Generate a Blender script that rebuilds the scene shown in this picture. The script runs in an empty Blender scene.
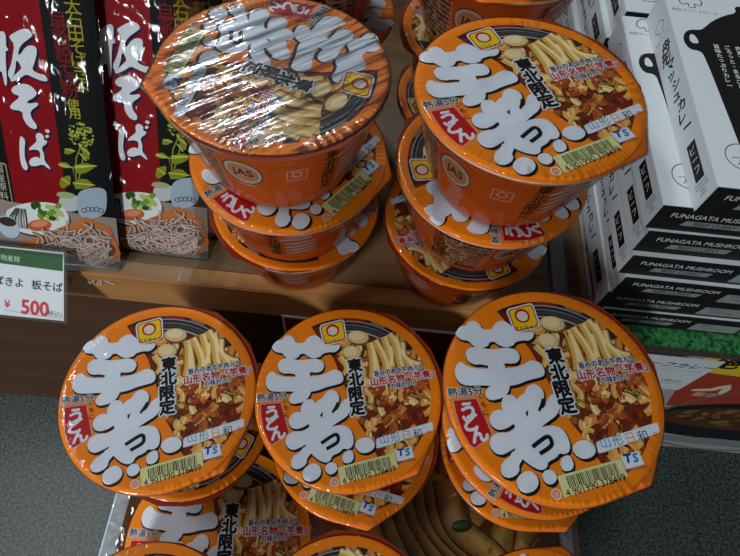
import bpy, bmesh, math, random, json
from mathutils import Vector, Matrix
from mathutils.geometry import tessellate_polygon
sc = bpy.context.scene
C = sc.collection
PI = math.pi
R = math.radians

# ------------------------------------------------------------------ camera
cd = bpy.data.cameras.new('camera')
cam = bpy.data.objects.new('camera', cd)
C.objects.link(cam)
cd.sensor_fit = 'HORIZONTAL'
cd.sensor_width = 36
cd.lens = 560 / 740 * 36
cd.clip_start = .01
AX = Matrix(((.9947, -.0813, -.0629), (.0813, .9967, -.0021), (.0629, -.0030, .9980)))   # world axes as seen from the hand-held camera
TH = R(60.58)
rt = AX @ Vector((1, 0, 0))
up = AX @ Vector((0, math.sin(TH), math.cos(TH)))
bk = AX @ Vector((0, -math.cos(TH), math.sin(TH)))
cam.matrix_world = Matrix(((rt.x, up.x, bk.x, 0), (rt.y, up.y, bk.y, 0), (rt.z, up.z, bk.z, .97), (0, 0, 0, 1)))
sc.camera = cam

# ------------------------------------------------------------------ light
world = bpy.data.worlds.new('shop_air')
sc.world = world
world.use_nodes = True
world.node_tree.nodes['Background'].inputs[0].default_value = (.80, .92, 1, 1)
world.node_tree.nodes['Background'].inputs[1].default_value = .12
def ceiling_tube(loc, sx, sy, power, col=(.93, .97, 1)):
    l = bpy.data.lights.new('ceiling_tube_light', 'AREA')
    l.shape = 'RECTANGLE'; l.size = sx; l.size_y = sy; l.energy = power; l.color = col
    o = bpy.data.objects.new('ceiling_tube_light', l)
    o.location = loc
    C.objects.link(o)
ceiling_tube((-.66, 2.15, 2.75), .05, .9, 40)
ceiling_tube((-1.45, .15, 2.75), .16, 1.2, 27)
ceiling_tube((-1.2, -2.6, 2.75), .16, 1.2, 175)
sc.view_settings.view_transform = 'Standard'
sc.view_settings.look = 'None'
sc.view_settings.gamma = 1
sc.view_settings.use_curve_mapping = False
sc.view_settings.exposure = -0.40

DATA = json.loads(r'''{"brush":[[[-0.895,0.453],[-0.844,0.535],[-0.793,0.534],[-0.779,0.578],[-0.727,0.605],[-0.669,0.569],[-0.644,0.515],[-0.547,0.526],[-0.526,0.585],[-0.459,0.635],[-0.395,0.613],[-0.339,0.549],[-0.321,0.516],[-0.217,0.534],[-0.151,0.548],[-0.161,0.498],[-0.202,0.459],[-0.26,0.46],[-0.338,0.431],[-0.352,0.395],[-0.43,0.366],[-0.493,0.386],[-0.531,0.417],[-0.582,0.404],[-0.596,0.362],[-0.647,0.338],[-0.73,0.347],[-0.768,0.398],[-0.838,0.397],[-0.882,0.427]],[[-0.8,0.266],[-0.768,0.316],[-0.698,0.337],[-0.597,0.321],[-0.508,0.33],[-0.418,0.36],[-0.329,0.343],[-0.3,0.292],[-0.315,0.237],[-0.361,0.212],[-0.449,0.21],[-0.588,0.169],[-0.663,0.177],[-0.725,0.165],[-0.781,0.194]],[[-0.593,0.197],[-0.455,0.212],[-0.438,0.148],[-0.39,0.101],[-0.407,-0.004],[-0.422,-0.068],[-0.473,-0.123],[-0.583,-0.159],[-0.625,-0.12],[-0.605,-0.055],[-0.561,-0.019],[-0.584,0.068],[-0.589,0.132]],[[-0.899,0.08],[-0.881,0.147],[-0.844,0.173],[-0.794,0.137],[-0.726,0.118],[-0.589,0.129],[-0.438,0.148],[-0.337,0.171],[-0.26,0.206],[-0.221,0.239],[-0.169,0.258],[-0.153,0.25],[-0.107,0.236],[-0.075,0.171],[-0.088,0.121],[-0.154,0.095],[-0.243,0.064],[-0.332,0.017],[-0.407,-0.004],[-0.561,-0.019],[-0.666,-0.024],[-0.764,-0.04],[-0.837,-0.035],[-0.886,0.011]],[[-0.479,-0.168],[-0.459,-0.117],[-0.41,-0.093],[-0.361,-0.107],[-0.345,-0.142],[-0.306,-0.089],[-0.268,-0.072],[-0.246,-0.007],[-0.188,0.03],[-0.14,0.016],[-0.1,-0.03],[-0.105,-0.106],[-0.143,-0.208],[-0.092,-0.178],[-0.062,-0.101],[-0.021,-0.047],[0.027,-0.055],[0.043,-0.152],[-0.0,-0.236],[-0.077,-0.292],[-0.172,-0.376],[-0.08,-0.34],[0.004,-0.337],[0.06,-0.373],[0.094,-0.457],[0.093,-0.526],[0.055,-0.564],[-0.003,-0.558],[-0.03,-0.6],[-0.109,-0.641],[-0.118,-0.692],[-0.16,-0.715],[-0.222,-0.701],[-0.278,-0.668],[-0.322,-0.633],[-0.39,-0.606],[-0.364,-0.541],[-0.448,-0.595],[-0.501,-0.622],[-0.552,-0.61],[-0.586,-0.568],[-0.591,-0.523],[-0.566,-0.469],[-0.5,-0.439],[-0.43,-0.438],[-0.362,-0.385],[-0.373,-0.35],[-0.39,-0.346],[-0.439,-0.387],[-0.511,-0.413],[-0.564,-0.393],[-0.587,-0.354],[-0.586,-0.312],[-0.56,-0.261],[-0.506,-0.238],[-0.464,-0.249],[-0.481,-0.217]],[[-0.322,-0.638],[-0.36,-0.694],[-0.356,-0.753],[-0.433,-0.806],[-0.494,-0.792],[-0.506,-0.748],[-0.49,-0.687],[-0.426,-0.641],[-0.396,-0.584],[-0.327,-0.591]],[[-0.38,-0.833],[-0.35,-0.779],[-0.279,-0.733],[-0.213,-0.766],[-0.196,-0.823],[-0.227,-0.877],[-0.296,-0.912],[-0.356,-0.895]],[[-0.158,-0.761],[-0.127,-0.719],[-0.072,-0.714],[-0.04,-0.75],[-0.051,-0.796],[-0.094,-0.826],[-0.141,-0.811]],[[0.003,-0.649],[0.031,-0.596],[0.079,-0.575],[0.105,-0.606],[0.112,-0.661],[0.079,-0.697],[0.021,-0.703]],[[0.119,-0.526],[0.148,-0.466],[0.217,-0.434],[0.286,-0.447],[0.321,-0.501],[0.297,-0.554],[0.223,-0.589],[0.161,-0.578]]],"brushline":[[[-0.229,-0.534],[-0.124,-0.449],[-0.081,-0.433],[-0.06,-0.466],[-0.07,-0.513],[-0.168,-0.585]],[[-0.278,-0.245],[-0.246,-0.212],[-0.253,-0.279]]],"gap":[[-0.103,-0.096],[-0.125,-0.157],[-0.15,-0.213]],"udonbox":[[-0.909,-0.198],[-0.71,-0.159],[-0.64,-0.312],[-0.577,-0.463],[-0.726,-0.587],[-0.765,-0.566],[-0.838,-0.445],[-0.887,-0.301]],"logo":[[-0.409,0.756],[-0.145,0.86],[-0.082,0.613],[-0.328,0.515]],"photo":[[-0.56,0.807],[-0.408,0.913],[-0.216,0.991],[0.107,1.017],[0.442,0.966],[0.644,0.823],[0.859,0.613],[0.987,0.341],[1.022,0.008],[0.963,-0.27],[0.844,-0.497],[0.7,-0.635],[0.476,-0.64],[0.351,-0.602],[0.276,-0.509],[0.202,-0.379],[0.1,-0.248],[0.033,-0.092],[-0.053,0.087],[-0.193,0.366],[-0.401,0.611]],"rect":[[0.328,-0.435],[0.948,-0.204],[0.963,-0.296],[0.338,-0.545]],"ts":[[0.528,-0.538],[0.696,-0.476],[0.732,-0.586],[0.565,-0.65]],"bar":[[-0.036,-0.756],[0.53,-0.56],[0.573,-0.7],[0.013,-0.922]],"pts":{"netsu":[-0.807,-0.103],"imoni":[-0.642,-0.202],"u":[-0.783,-0.27],"do":[-0.756,-0.372],"n":[-0.686,-0.465],"to":[0.034,0.328],"hoku":[0.061,0.171],"gen":[0.077,0.013],"tei":[0.106,-0.135],"t1":[0.517,0.32],"t2":[0.564,0.238],"t3":[0.566,0.16],"ring":[-0.052,-0.899],"tab":[0.731,-0.705],"logoc":[-0.253,0.708],"logot":[-0.214,0.588],"rectc":[0.639,-0.375],"egg1":[0.041,0.662],"egg2":[-0.013,0.473],"meat1":[0.383,0.045],"meat2":[0.655,0.124],"meat3":[0.795,0.216],"imoc":[-0.512,0.116],"tri":[0.583,-0.783],"barc":[0.27,-0.735],"udonc":[-0.756,-0.379]},"noodles":[[[0.174,0.605],[0.236,0.445],[0.283,0.274],[0.296,0.157]],[[0.23,0.64],[0.331,0.482],[0.381,0.351],[0.385,0.166]],[[0.327,0.693],[0.399,0.517],[0.442,0.331],[0.474,0.175]],[[0.385,0.736],[0.474,0.596],[0.528,0.407],[0.59,0.293]],[[0.447,0.707],[0.518,0.53],[0.631,0.405],[0.694,0.304]],[[0.209,0.567],[0.196,0.565],[0.238,0.336],[0.238,0.203]],[[0.532,0.645],[0.564,0.48],[0.683,0.41],[0.76,0.405]],[[0.394,0.587],[0.419,0.464],[0.387,0.298]]],"chop":[[[0.461,0.708],[0.589,0.78]],[[0.509,0.668],[0.657,0.745]]],"bag":{"stripe":[[-0.3086,0.2169],[-0.262,0.2214],[-0.2633,0.099],[-0.2655,0.0564],[-0.3108,0.0515],[-0.3157,0.0935]],"outline":[[-0.2249,0.2251],[-0.2257,0.1835],[-0.2243,0.1032],[-0.2237,0.0468],[-0.2211,0.0054]],"b2":[[-0.2253,0.225],[-0.2257,0.1835],[-0.2243,0.1032],[-0.1844,0.2291],[-0.1932,0.1065],[-0.192,0.0616],[-0.163,0.074],[-0.1693,0.0164]],"ita":[[[-0.302,0.1946],[-0.2963,0.1981],[-0.2934,0.1967],[-0.2941,0.1896],[-0.2964,0.1798],[-0.2978,0.1687],[-0.2991,0.1573],[-0.3011,0.1571],[-0.3013,0.1671],[-0.3031,0.1681],[-0.3082,0.1614],[-0.3099,0.1662],[-0.3043,0.1753],[-0.3016,0.1828],[-0.3051,0.1849],[-0.307,0.1883]],[[-0.2905,0.1952],[-0.2821,0.2001],[-0.2762,0.2019],[-0.2718,0.1977],[-0.2747,0.195],[-0.2826,0.1895],[-0.2862,0.1832],[-0.2853,0.1809],[-0.2789,0.1887],[-0.2724,0.19],[-0.2703,0.1866],[-0.2746,0.1759],[-0.2772,0.1714],[-0.2718,0.1688],[-0.2672,0.1687],[-0.2653,0.1639],[-0.27,0.1634],[-0.2774,0.1658],[-0.2823,0.1678],[-0.2883,0.1635],[-0.2953,0.1602],[-0.2956,0.1627],[-0.2872,0.1697],[-0.2848,0.1724],[-0.2883,0.1788],[-0.2905,0.1694],[-0.2951,0.1615],[-0.2975,0.1662],[-0.2929,0.1741],[-0.2906,0.1804],[-0.2878,0.189],[-0.2908,0.1934]]],"bar":[[-0.3104,0.1805],[-0.3043,0.1826],[-0.2943,0.1869]],"so":[[[-0.2964,0.1558],[-0.2875,0.1601],[-0.2806,0.1596],[-0.2756,0.1546],[-0.2773,0.151],[-0.2864,0.1455],[-0.283,0.1447],[-0.2768,0.1465],[-0.276,0.1443],[-0.2839,0.1388],[-0.2837,0.133],[-0.2797,0.1275],[-0.2815,0.1238],[-0.2872,0.1256],[-0.2909,0.1323],[-0.29,0.1382],[-0.2994,0.1384],[-0.3,0.1418],[-0.2892,0.1498],[-0.296,0.1513]]],"ba":[[[-0.2962,0.1163],[-0.294,0.1172],[-0.2918,0.114],[-0.2935,0.1077],[-0.295,0.0985],[-0.2933,0.0916],[-0.2946,0.0879],[-0.2979,0.089],[-0.2991,0.0945],[-0.2987,0.103]],[[-0.2827,0.1197],[-0.2789,0.1221],[-0.2753,0.1191],[-0.2764,0.1163],[-0.2731,0.1153],[-0.2749,0.1124],[-0.2779,0.1107],[-0.279,0.1078],[-0.2776,0.1038],[-0.2784,0.0981],[-0.2749,0.0936],[-0.2739,0.0908],[-0.2765,0.092],[-0.2802,0.0951],[-0.2869,0.0923],[-0.2911,0.0925],[-0.2919,0.096],[-0.2885,0.0999],[-0.2835,0.1011],[-0.2817,0.0992],[-0.2806,0.1063],[-0.2853,0.1072],[-0.2896,0.106],[-0.2901,0.1073],[-0.2846,0.112],[-0.2821,0.1144]],[[-0.2746,0.1239],[-0.2716,0.1256],[-0.2698,0.1238],[-0.2715,0.1216]],[[-0.2745,0.1199],[-0.2716,0.1209],[-0.2712,0.1189],[-0.2741,0.1176]]],"plate":[[-0.3222,0.0472],[-0.3108,0.0545],[-0.2956,0.0598],[-0.2753,0.0614],[-0.2659,0.0563],[-0.2635,0.0459],[-0.2699,0.0374],[-0.2889,0.0275],[-0.3064,0.0287],[-0.3176,0.0322]],"tray":[[-0.3307,0.0083],[-0.2493,0.0505],[-0.23,0.0403],[-0.2236,0.0154],[-0.2395,-0.008],[-0.2787,-0.0057],[-0.3202,-0.0004]],"jar":[[-0.252,0.0757],[-0.2303,0.0795],[-0.2303,0.0662],[-0.233,0.0538],[-0.2453,0.0479],[-0.2552,0.0499],[-0.2564,0.0634]],"bowl":[[-0.272,0.0647],[-0.2642,0.0691],[-0.2527,0.0698],[-0.2526,0.0593],[-0.259,0.0541],[-0.2691,0.0545]],"pts":{"fish":[-0.3085,0.0425],"greens":[-0.2825,0.0515],"salmon":[-0.2917,0.0382],"flower":[-0.2455,0.1228],"y1":[-0.2401,0.2208],"y2":[-0.2396,0.1634],"r1":[-0.2518,0.2117],"r2":[-0.2494,0.1586],"use1":[-0.2486,0.1473],"use2":[-0.2482,0.1402],"cup":[-0.3203,0.0335],"lab1":[-0.3203,0.0965],"lab2":[-0.3172,0.0591]},"noodle":[[-0.3058,0.0144],[-0.2582,0.0372],[-0.2327,0.0289],[-0.2249,0.0169],[-0.248,-0.0022],[-0.2778,0.0011]],"leaves":[[[-0.266,0.0973],[-0.2602,0.0993],[-0.2553,0.0942],[-0.2638,0.0933]],[[-0.2539,0.0943],[-0.2465,0.0979],[-0.2368,0.0975],[-0.2431,0.0912],[-0.2518,0.0888]],[[-0.2664,0.0844],[-0.2575,0.0882],[-0.2592,0.0794],[-0.2664,0.0742],[-0.2686,0.0783]],[[-0.257,0.0811],[-0.2465,0.0865],[-0.2388,0.0801],[-0.2463,0.0764],[-0.2549,0.0754]],[[-0.2481,0.1076],[-0.2399,0.107],[-0.2433,0.1011]],[[-0.2596,0.1102],[-0.2546,0.1114],[-0.2515,0.1089],[-0.256,0.1057],[-0.2611,0.1059]],[[-0.2475,0.1135],[-0.2421,0.1127],[-0.24,0.1074],[-0.2409,0.1017],[-0.2444,0.1048]],[[-0.267,0.0961],[-0.2618,0.0988],[-0.2596,0.0941],[-0.2646,0.0935]],[[-0.2538,0.0961],[-0.245,0.0999],[-0.2356,0.0973],[-0.2447,0.0907],[-0.2533,0.089]]],"stems":[[[-0.2467,0.113],[-0.2516,0.1026],[-0.2549,0.0754],[-0.2551,0.0956]],[[-0.2549,0.0754],[-0.2475,0.0964],[-0.2448,0.1083]]]}}''')

# ------------------------------------------------------------------ materials
def lin(c):
    return tuple(((v / 255) / 12.92 if v <= 10 else (((v / 255) + .055) / 1.055) ** 2.4) for v in c)
def new_mat(name):
    m = bpy.data.materials.new(name)
    m.use_nodes = True
    nt = m.node_tree
    return m, nt, nt.nodes['Principled BSDF'], nt.nodes['Material Output']
def plain(name, col, rough=.5, spec=.4, coat=0, bump=0, bscale=60, metal=0):
    m, nt, b, o = new_mat(name)
    b.inputs['Base Color'].default_value = (*lin(col), 1)
    b.inputs['Roughness'].default_value = rough
    b.inputs['Specular IOR Level'].default_value = spec
    b.inputs['Coat Weight'].default_value = coat
    b.inputs['Coat Roughness'].default_value = .1
    b.inputs['Metallic'].default_value = metal
    if bump:
        add_bump(nt, b, bscale, bump)
    return m
def add_bump(nt, b, scale, strength, stretch=(1, 1, 1), dist=.002, detail=3, turn=0):
    tc = nt.nodes.new('ShaderNodeTexCoord'); mp = nt.nodes.new('ShaderNodeMapping'); ro = nt.nodes.new('ShaderNodeMapping')
    ro.inputs['Rotation'].default_value = (0, 0, R(-turn))
    mp.inputs['Scale'].default_value = stretch
    n = nt.nodes.new('ShaderNodeTexNoise'); n.inputs['Scale'].default_value = scale; n.inputs['Detail'].default_value = detail
    bp = nt.nodes.new('ShaderNodeBump'); bp.inputs['Strength'].default_value = strength; bp.inputs['Distance'].default_value = dist
    nt.links.new(tc.outputs['Object'], ro.inputs['Vector']); nt.links.new(ro.outputs[0], mp.inputs['Vector']); nt.links.new(mp.outputs[0], n.inputs['Vector'])
    nt.links.new(n.outputs['Fac'], bp.inputs['Height']); nt.links.new(bp.outputs[0], b.inputs['Normal'])
    return bp
def printed(name, rough=.45, coat=0, spec=.35, bump=0, bscale=40):
    m, nt, b, o = new_mat(name)
    a = nt.nodes.new('ShaderNodeAttribute'); a.attribute_name = 'ink'
    nt.links.new(a.outputs['Color'], b.inputs['Base Color'])
    b.inputs['Roughness'].default_value = rough
    b.inputs['Specular IOR Level'].default_value = spec
    b.inputs['Coat Weight'].default_value = coat
    b.inputs['Coat Roughness'].default_value = .08
    if bump:
        add_bump(nt, b, bscale, bump)
    return m
def film(name, scale, strength, stretch=(1, 1, 1), amount=1.0, rough=.08, haze=.0, dist=.002, turn=0):
    m, nt, b, o = new_mat(name)
    nt.nodes.remove(b)
    tr = nt.nodes.new('ShaderNodeBsdfTransparent')
    gl = nt.nodes.new('ShaderNodeBsdfGlossy'); gl.inputs['Roughness'].default_value = rough
    fr = nt.nodes.new('ShaderNodeFresnel'); fr.inputs['IOR'].default_value = 1.5
    mu = nt.nodes.new('ShaderNodeMath'); mu.operation = 'MULTIPLY'; mu.inputs[1].default_value = amount
    mx = nt.nodes.new('ShaderNodeMixShader')
    bp = add_bump(nt, gl, scale, strength, stretch, dist, turn=turn)
    nt.links.new(bp.outputs[0], fr.inputs['Normal'])
    nt.links.new(fr.outputs[0], mu.inputs[0]); nt.links.new(mu.outputs[0], mx.inputs[0])
    nt.links.new(tr.outputs[0], mx.inputs[1]); nt.links.new(gl.outputs[0], mx.inputs[2])
    last = mx
    if haze:
        df = nt.nodes.new('ShaderNodeBsdfDiffuse'); df.inputs['Color'].default_value = (.9, .92, .95, 1)
        m2 = nt.nodes.new('ShaderNodeMixShader'); m2.inputs[0].default_value = haze
        nt.links.new(mx.outputs[0], m2.inputs[1]); nt.links.new(df.outputs[0], m2.inputs[2]); last = m2
    nt.links.new(last.outputs[0], o.inputs['Surface'])
    return m

M_print = printed('printed_paper', .5, 0, .15)
M_board = printed('printed_board', .55, 0, .25)
M_bag = printed('printed_film_bag', .5, 0, .05, .2, 28)
M_cup = plain('orange_foam', (236, 122, 24), .5, .3)
M_lip = plain('pale_foam', (226, 205, 180), .5, .3)
M_white = plain('white_card', (205, 212, 218), .6, .25)
M_tan = plain('tan_cardboard', (150, 128, 92), .7, .2, bump=.2)
M_film = film('shrink_film', 55, .35, amount=.7, rough=.07, dist=.003)
M_film_loose = film('shrink_film_streaked', 26, .8, (.35, 3.2, 1), 1.25, .1, .02, .005, 157)
M_clear = film('clear_acrylic', 3, .02, amount=.4, rough=.03)
M_sleeve = film('clear_sleeve', 14, .1, amount=.25, rough=.12, haze=.01)

def wood(name, c1, c2, scale, rough=.5, axis=0):
    m, nt, b, o = new_mat(name)
    tc = nt.nodes.new('ShaderNodeTexCoord'); mp = nt.nodes.new('ShaderNodeMapping')
    s = [14, 14, 14]; s[axis] = .8
    mp.inputs['Scale'].default_value = s
    n = nt.nodes.new('ShaderNodeTexNoise'); n.inputs['Scale'].default_value = scale; n.inputs['Detail'].default_value = 6; n.inputs['Distortion'].default_value = .6
    r = nt.nodes.new('ShaderNodeValToRGB')
    r.color_ramp.elements[0].position = .32; r.color_ramp.elements[1].position = .7
    r.color_ramp.elements[0].color = (*lin(c1), 1); r.color_ramp.elements[1].color = (*lin(c2), 1)
    nt.links.new(tc.outputs['Object'], mp.inputs[0]); nt.links.new(mp.outputs[0], n.inputs['Vector'])
    nt.links.new(n.outputs['Fac'], r.inputs[0]); nt.links.new(r.outputs[0], b.inputs['Base Color'])
    b.inputs['Roughness'].default_value = rough
    return m
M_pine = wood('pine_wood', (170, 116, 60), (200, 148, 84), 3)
M_pine_top = wood('shaded_pine_top', (102, 76, 48), (130, 100, 66), 3)  # same pine, with the shade on the shelf top put into its colour
M_dark = wood('dark_veneer', (70, 42, 22), (86, 54, 30), 2, .6)
M_back = wood('grey_back_board', (62, 60, 58), (78, 76, 74), 2, .7, 2)

def floor_mat():
    m, nt, b, o = new_mat('speckled_vinyl')
    tc = nt.nodes.new('ShaderNodeTexCoord')
    n = nt.nodes.new('ShaderNodeTexNoise'); n.inputs['Scale'].default_value = 240; n.inputs['Detail'].default_value = 6; n.inputs['Roughness'].default_value = .75
    r = nt.nodes.new('ShaderNodeValToRGB')
    e = r.color_ramp.elements
    e[0].position = .42; e[0].color = (*lin((13, 19, 18)), 1)
    e[1].position = .62; e[1].color = (*lin((84, 99, 95)), 1)
    br = nt.nodes.new('ShaderNodeTexBrick')
    br.offset = 0; br.inputs['Scale'].default_value = 1
    br.inputs['Brick Width'].default_value = .45; br.inputs['Row Height'].default_value = .45
    br.inputs['Mortar Size'].default_value = .0012; br.inputs['Mortar Smooth'].default_value = .3
    mp = nt.nodes.new('ShaderNodeMapping'); mp.inputs['Location'].default_value = (-.14, .1, 0)
    mix = nt.nodes.new('ShaderNodeMixRGB'); mix.inputs[2].default_value = (*lin((30, 34, 33)), 1)
    nt.links.new(tc.outputs['Object'], n.inputs['Vector']); nt.links.new(tc.outputs['Object'], mp.inputs[0]); nt.links.new(mp.outputs[0], br.inputs['Vector'])
    nt.links.new(n.outputs['Fac'], r.inputs[0]); nt.links.new(r.outputs[0], mix.inputs[1]); nt.links.new(br.outputs['Fac'], mix.inputs[0])
    nt.links.new(mix.outputs[0], b.inputs['Base Color'])
    b.inputs['Roughness'].default_value = .42; b.inputs['Specular IOR Level'].default_value = .6
    return m
M_floor = floor_mat()

# ------------------------------------------------------------------ object helpers
def obj(name, me, mat=None, parent=None, smooth=False):
    if isinstance(me, bmesh.types.BMesh):
        b = me; me = bpy.data.meshes.new(name); b.to_mesh(me); b.free()
    o = bpy.data.objects.new(name, me)
    C.objects.link(o)
    if mat is not None and not len(me.materials):
        me.materials.append(mat)
    if parent is not None:
        o.parent = parent
    if smooth:
        for p in me.polygons: p.use_smooth = True
    return o
def empty(name, label, cat, loc=(0, 0, 0), rot=(0, 0, 0), group=None):
    o = bpy.data.objects.new(name, None); C.objects.link(o)
    o.empty_display_size = .02
    o.location = loc; o.rotation_euler = rot
    return tag(o, label, cat, group)
def tag(o, label, cat, group=None):
    o['label'] = label; o['category'] = cat
    if group: o['group'] = group
    return o
def structure(name, bm, mat):
    o = obj(name, bm, mat); o['kind'] = 'structure'
    return o
def add_box(bm, x0, x1, y0, y1, z0, z1, bev=0):
    r = bmesh.ops.create_cube(bm, size=1)
    for v in r['verts']:
        v.co = Vector((x0 + (v.co.x + .5) * (x1 - x0), y0 + (v.co.y + .5) * (y1 - y0), z0 + (v.co.z + .5) * (z1 - z0)))
    if bev:
        es = list({e for v in r['verts'] for e in v.link_edges})
        bmesh.ops.bevel(bm, geom=es, offset=bev, segments=2, affect='EDGES')
def box(x0, x1, y0, y1, z0, z1, bev=0):
    bm = bmesh.new(); add_box(bm, x0, x1, y0, y1, z0, z1, bev); return bm
def lathe(profile, n=96, rfn=None):
    bm = bmesh.new(); rings = []
    for r, z in profile:
        if r < 1e-6:
            rings.append([bm.verts.new((0, 0, z))]); continue
        ring = []
        for i in range(n):
            a = 2 * PI * i / n
            rr = rfn(r, z, a) if rfn else r
            ring.append(bm.verts.new((rr * math.cos(a), rr * math.sin(a), z)))
        rings.append(ring)
    for A, B in zip(rings, rings[1:]):
        for i in range(n):
            j = (i + 1) % n
            if len(A) == 1: bm.faces.new((A[0], B[i], B[j]))
            elif len(B) == 1: bm.faces.new((A[i], B[0], A[j]))
            else: bm.faces.new((A[i], B[i], B[j], A[j]))
    bmesh.ops.recalc_face_normals(bm, faces=bm.faces)
    return bm

# ------------------------------------------------------------------ flat printing: inked shapes laid in thin layers
_text_cache = {}
def text_mesh(s):
    k = s
    if k not in _text_cache:
        cu = bpy.data.curves.new('lettering', 'FONT'); cu.body = s
        cu.size = 1; cu.align_x = 'CENTER'; cu.align_y = 'CENTER'; cu.resolution_u = 3
        o = bpy.data.objects.new('lettering', cu); C.objects.link(o)
        dg = bpy.context.evaluated_depsgraph_get()
        me = o.evaluated_get(dg).to_mesh()
        vs = [(v.co.x, v.co.y) for v in me.vertices]; fs = [tuple(p.vertices) for p in me.polygons]
        o.evaluated_get(dg).to_mesh_clear()
        bpy.data.objects.remove(o); bpy.data.curves.remove(cu)
        if vs:
            cx = (min(v[0] for v in vs) + max(v[0] for v in vs)) / 2; cy = (min(v[1] for v in vs) + max(v[1] for v in vs)) / 2
            vs = [(x - cx, y - cy) for x, y in vs]
        _text_cache[k] = (vs, fs)
    return _text_cache[k]
def chaikin(p, n=1):
    for _ in range(n):
        q = []
        for i in range(len(p)):
            a, b = p[i], p[(i + 1) % len(p)]
            q += [(a[0] * .75 + b[0] * .25, a[1] * .75 + b[1] * .25), (a[0] * .25 + b[0] * .75, a[1] * .25 + b[1] * .75)]
        p = q
    return p
class Art:
    def __init__(s, base=0.0, step=3e-5):
        s.v = []; s.f = []; s.c = []; s.g = []; s.k = 0; s.base = base; s.step = step
    def _add(s, vs, fs, col, layer):
        b = len(s.v)
        s.v += [(x, y, layer) for x, y in vs]
        s.f += [tuple(i + b for i in f) for f in fs]
        s.c += [col] * len(fs)
        s.g += [s.k] * len(vs); s.k += 1
    def poly(s, pts, col, layer, smooth=0):
        pts = [tuple(p) for p in pts]
        if smooth: pts = chaikin(pts, smooth)
        t = tessellate_polygon([[Vector((x, y, 0)) for x, y in pts]])
        fs = []
        for a, b, c in t:
            A, B, D = pts[a], pts[b], pts[c]
            cr = (B[0] - A[0]) * (D[1] - A[1]) - (B[1] - A[1]) * (D[0] - A[0])
            fs.append((a, b, c) if cr > 0 else (a, c, b))
        s._add(pts, fs, col, layer)
    def ellipse(s, c, rx, ry, col, layer, rot=0, n=20):
        ca, sa = math.cos(rot), math.sin(rot)
        vs = [(c[0] + rx * math.cos(t) * ca - ry * math.sin(t) * sa, c[1] + rx * math.cos(t) * sa + ry * math.sin(t) * ca) for t in (2 * PI * i / n for i in range(n))]
        s._add(vs, [tuple(range(n))], col, layer)
    def ring(s, c, r0, r1, col, layer, n=32, a0=0, a1=2 * PI):
        vs = []
        for i in range(n + 1):
            t = a0 + (a1 - a0) * i / n
            vs += [(c[0] + r0 * math.cos(t), c[1] + r0 * math.sin(t)), (c[0] + r1 * math.cos(t), c[1] + r1 * math.sin(t))]
        s._add(vs, [(2 * i, 2 * i + 1, 2 * i + 3, 2 * i + 2) for i in range(n)], col, layer)
    def stroke(s, pts, w, col, layer, taper=False, off=0):
        pts = [Vector((p[0], p[1])) for p in pts]
        L, n = [], len(pts)
        for i, p in enumerate(pts):
            d = (pts[min(i + 1, n - 1)] - pts[max(i - 1, 0)])
            if d.length < 1e-9: d = Vector((1, 0))
            d.normalize(); nn = Vector((-d.y, d.x))
            k = w / 2 * (.35 + .65 * math.sin(PI * (i + .35) / (n - .3)) if taper else 1)
            q = p + nn * off
            L += [tuple(q - nn * k), tuple(q + nn * k)]
        s._add(L, [(2 * i, 2 * i + 2, 2 * i + 3, 2 * i + 1) for i in range(n - 1)], col, layer)
    def noodle(s, pts, w, dark, mid, light, layer):
        s.stroke(pts, w * 1.3, dark, layer); s.stroke(pts, w, mid, layer + .3); s.stroke(pts, w * .38, light, layer + .6, off=w * .15)
    def thick(s, pts, w, dark, light, layer):
        for k in range(7):
            t = k / 6
            s.stroke(pts, w * (1.12 - .85 * t), tuple(int(a + (b - a) * t ** .5) for a, b in zip(dark, light)), layer + .006 * k, off=w * .12 * t)
    def text(s, t, c, size, col, layer, rot=0, bold=0.0, sx=1, shear=0, edge=None):
        vs, fs = text_mesh(t)
        ca, sa = math.cos(rot), math.sin(rot)
        def put(dx, dy, cl, ly):
            out = []
            for x, y in vs:
                x, y = (x * sx + y * shear) * size + dx * size, y * size + dy * size
                out.append((c[0] + x * ca - y * sa, c[1] + x * sa + y * ca))
            s._add(out, fs, cl, ly)
        if edge:
            for i in range(10): put((edge[1] + bold) * math.cos(i * PI / 5), (edge[1] + bold) * math.sin(i * PI / 5), edge[0], layer - .2)
        for dx, dy in (((0, 0),) if not bold else ((bold, 0), (-bold, 0), (0, bold), (0, -bold), (bold * .7, bold * .7), (-bold * .7, -bold * .7))):
            put(dx, dy, col, layer)
    def mesh(s, name, fn=None, maxlen=None, mats=None, mat=None):
        bm = bmesh.new(); lay = bm.loops.layers.float_color.new('ink')
        rank = {g: i for i, (l, g) in enumerate(sorted({(v[2], g) for v, g in zip(s.v, s.g)}))}
        vs = [bm.verts.new((v[0], v[1], v[2] * s.step + rank[g] * 1e-6)) for v, g in zip(s.v, s.g)]
        for f, c in zip(s.f, s.c):
            if len(set(f)) < 3: continue
            try: fc = bm.faces.new([vs[i] for i in f])
            except ValueError: continue
            cc = (*lin(c), 1)
            for l in fc.loops: l[lay] = cc
        if maxlen:
            for _ in range(7):
                es = [e for e in bm.edges if (e.verts[0].co.xy - e.verts[1].co.xy).length > maxlen]
                if not es: break
                bmesh.ops.subdivide_edges(bm, edges=es, cuts=1)
                bmesh.ops.triangulate(bm, faces=[f for f in bm.faces if len(f.verts) > 3])
        for v in bm.verts:
            z = s.base + v.co.z
            v.co = fn(v.co.x, v.co.y, z) if fn else Vector((v.co.x, v.co.y, z))
        me = bpy.data.meshes.new(name); bm.to_mesh(me); bm.free()
        if mat: me.materials.append(mat)
        return me
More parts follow.
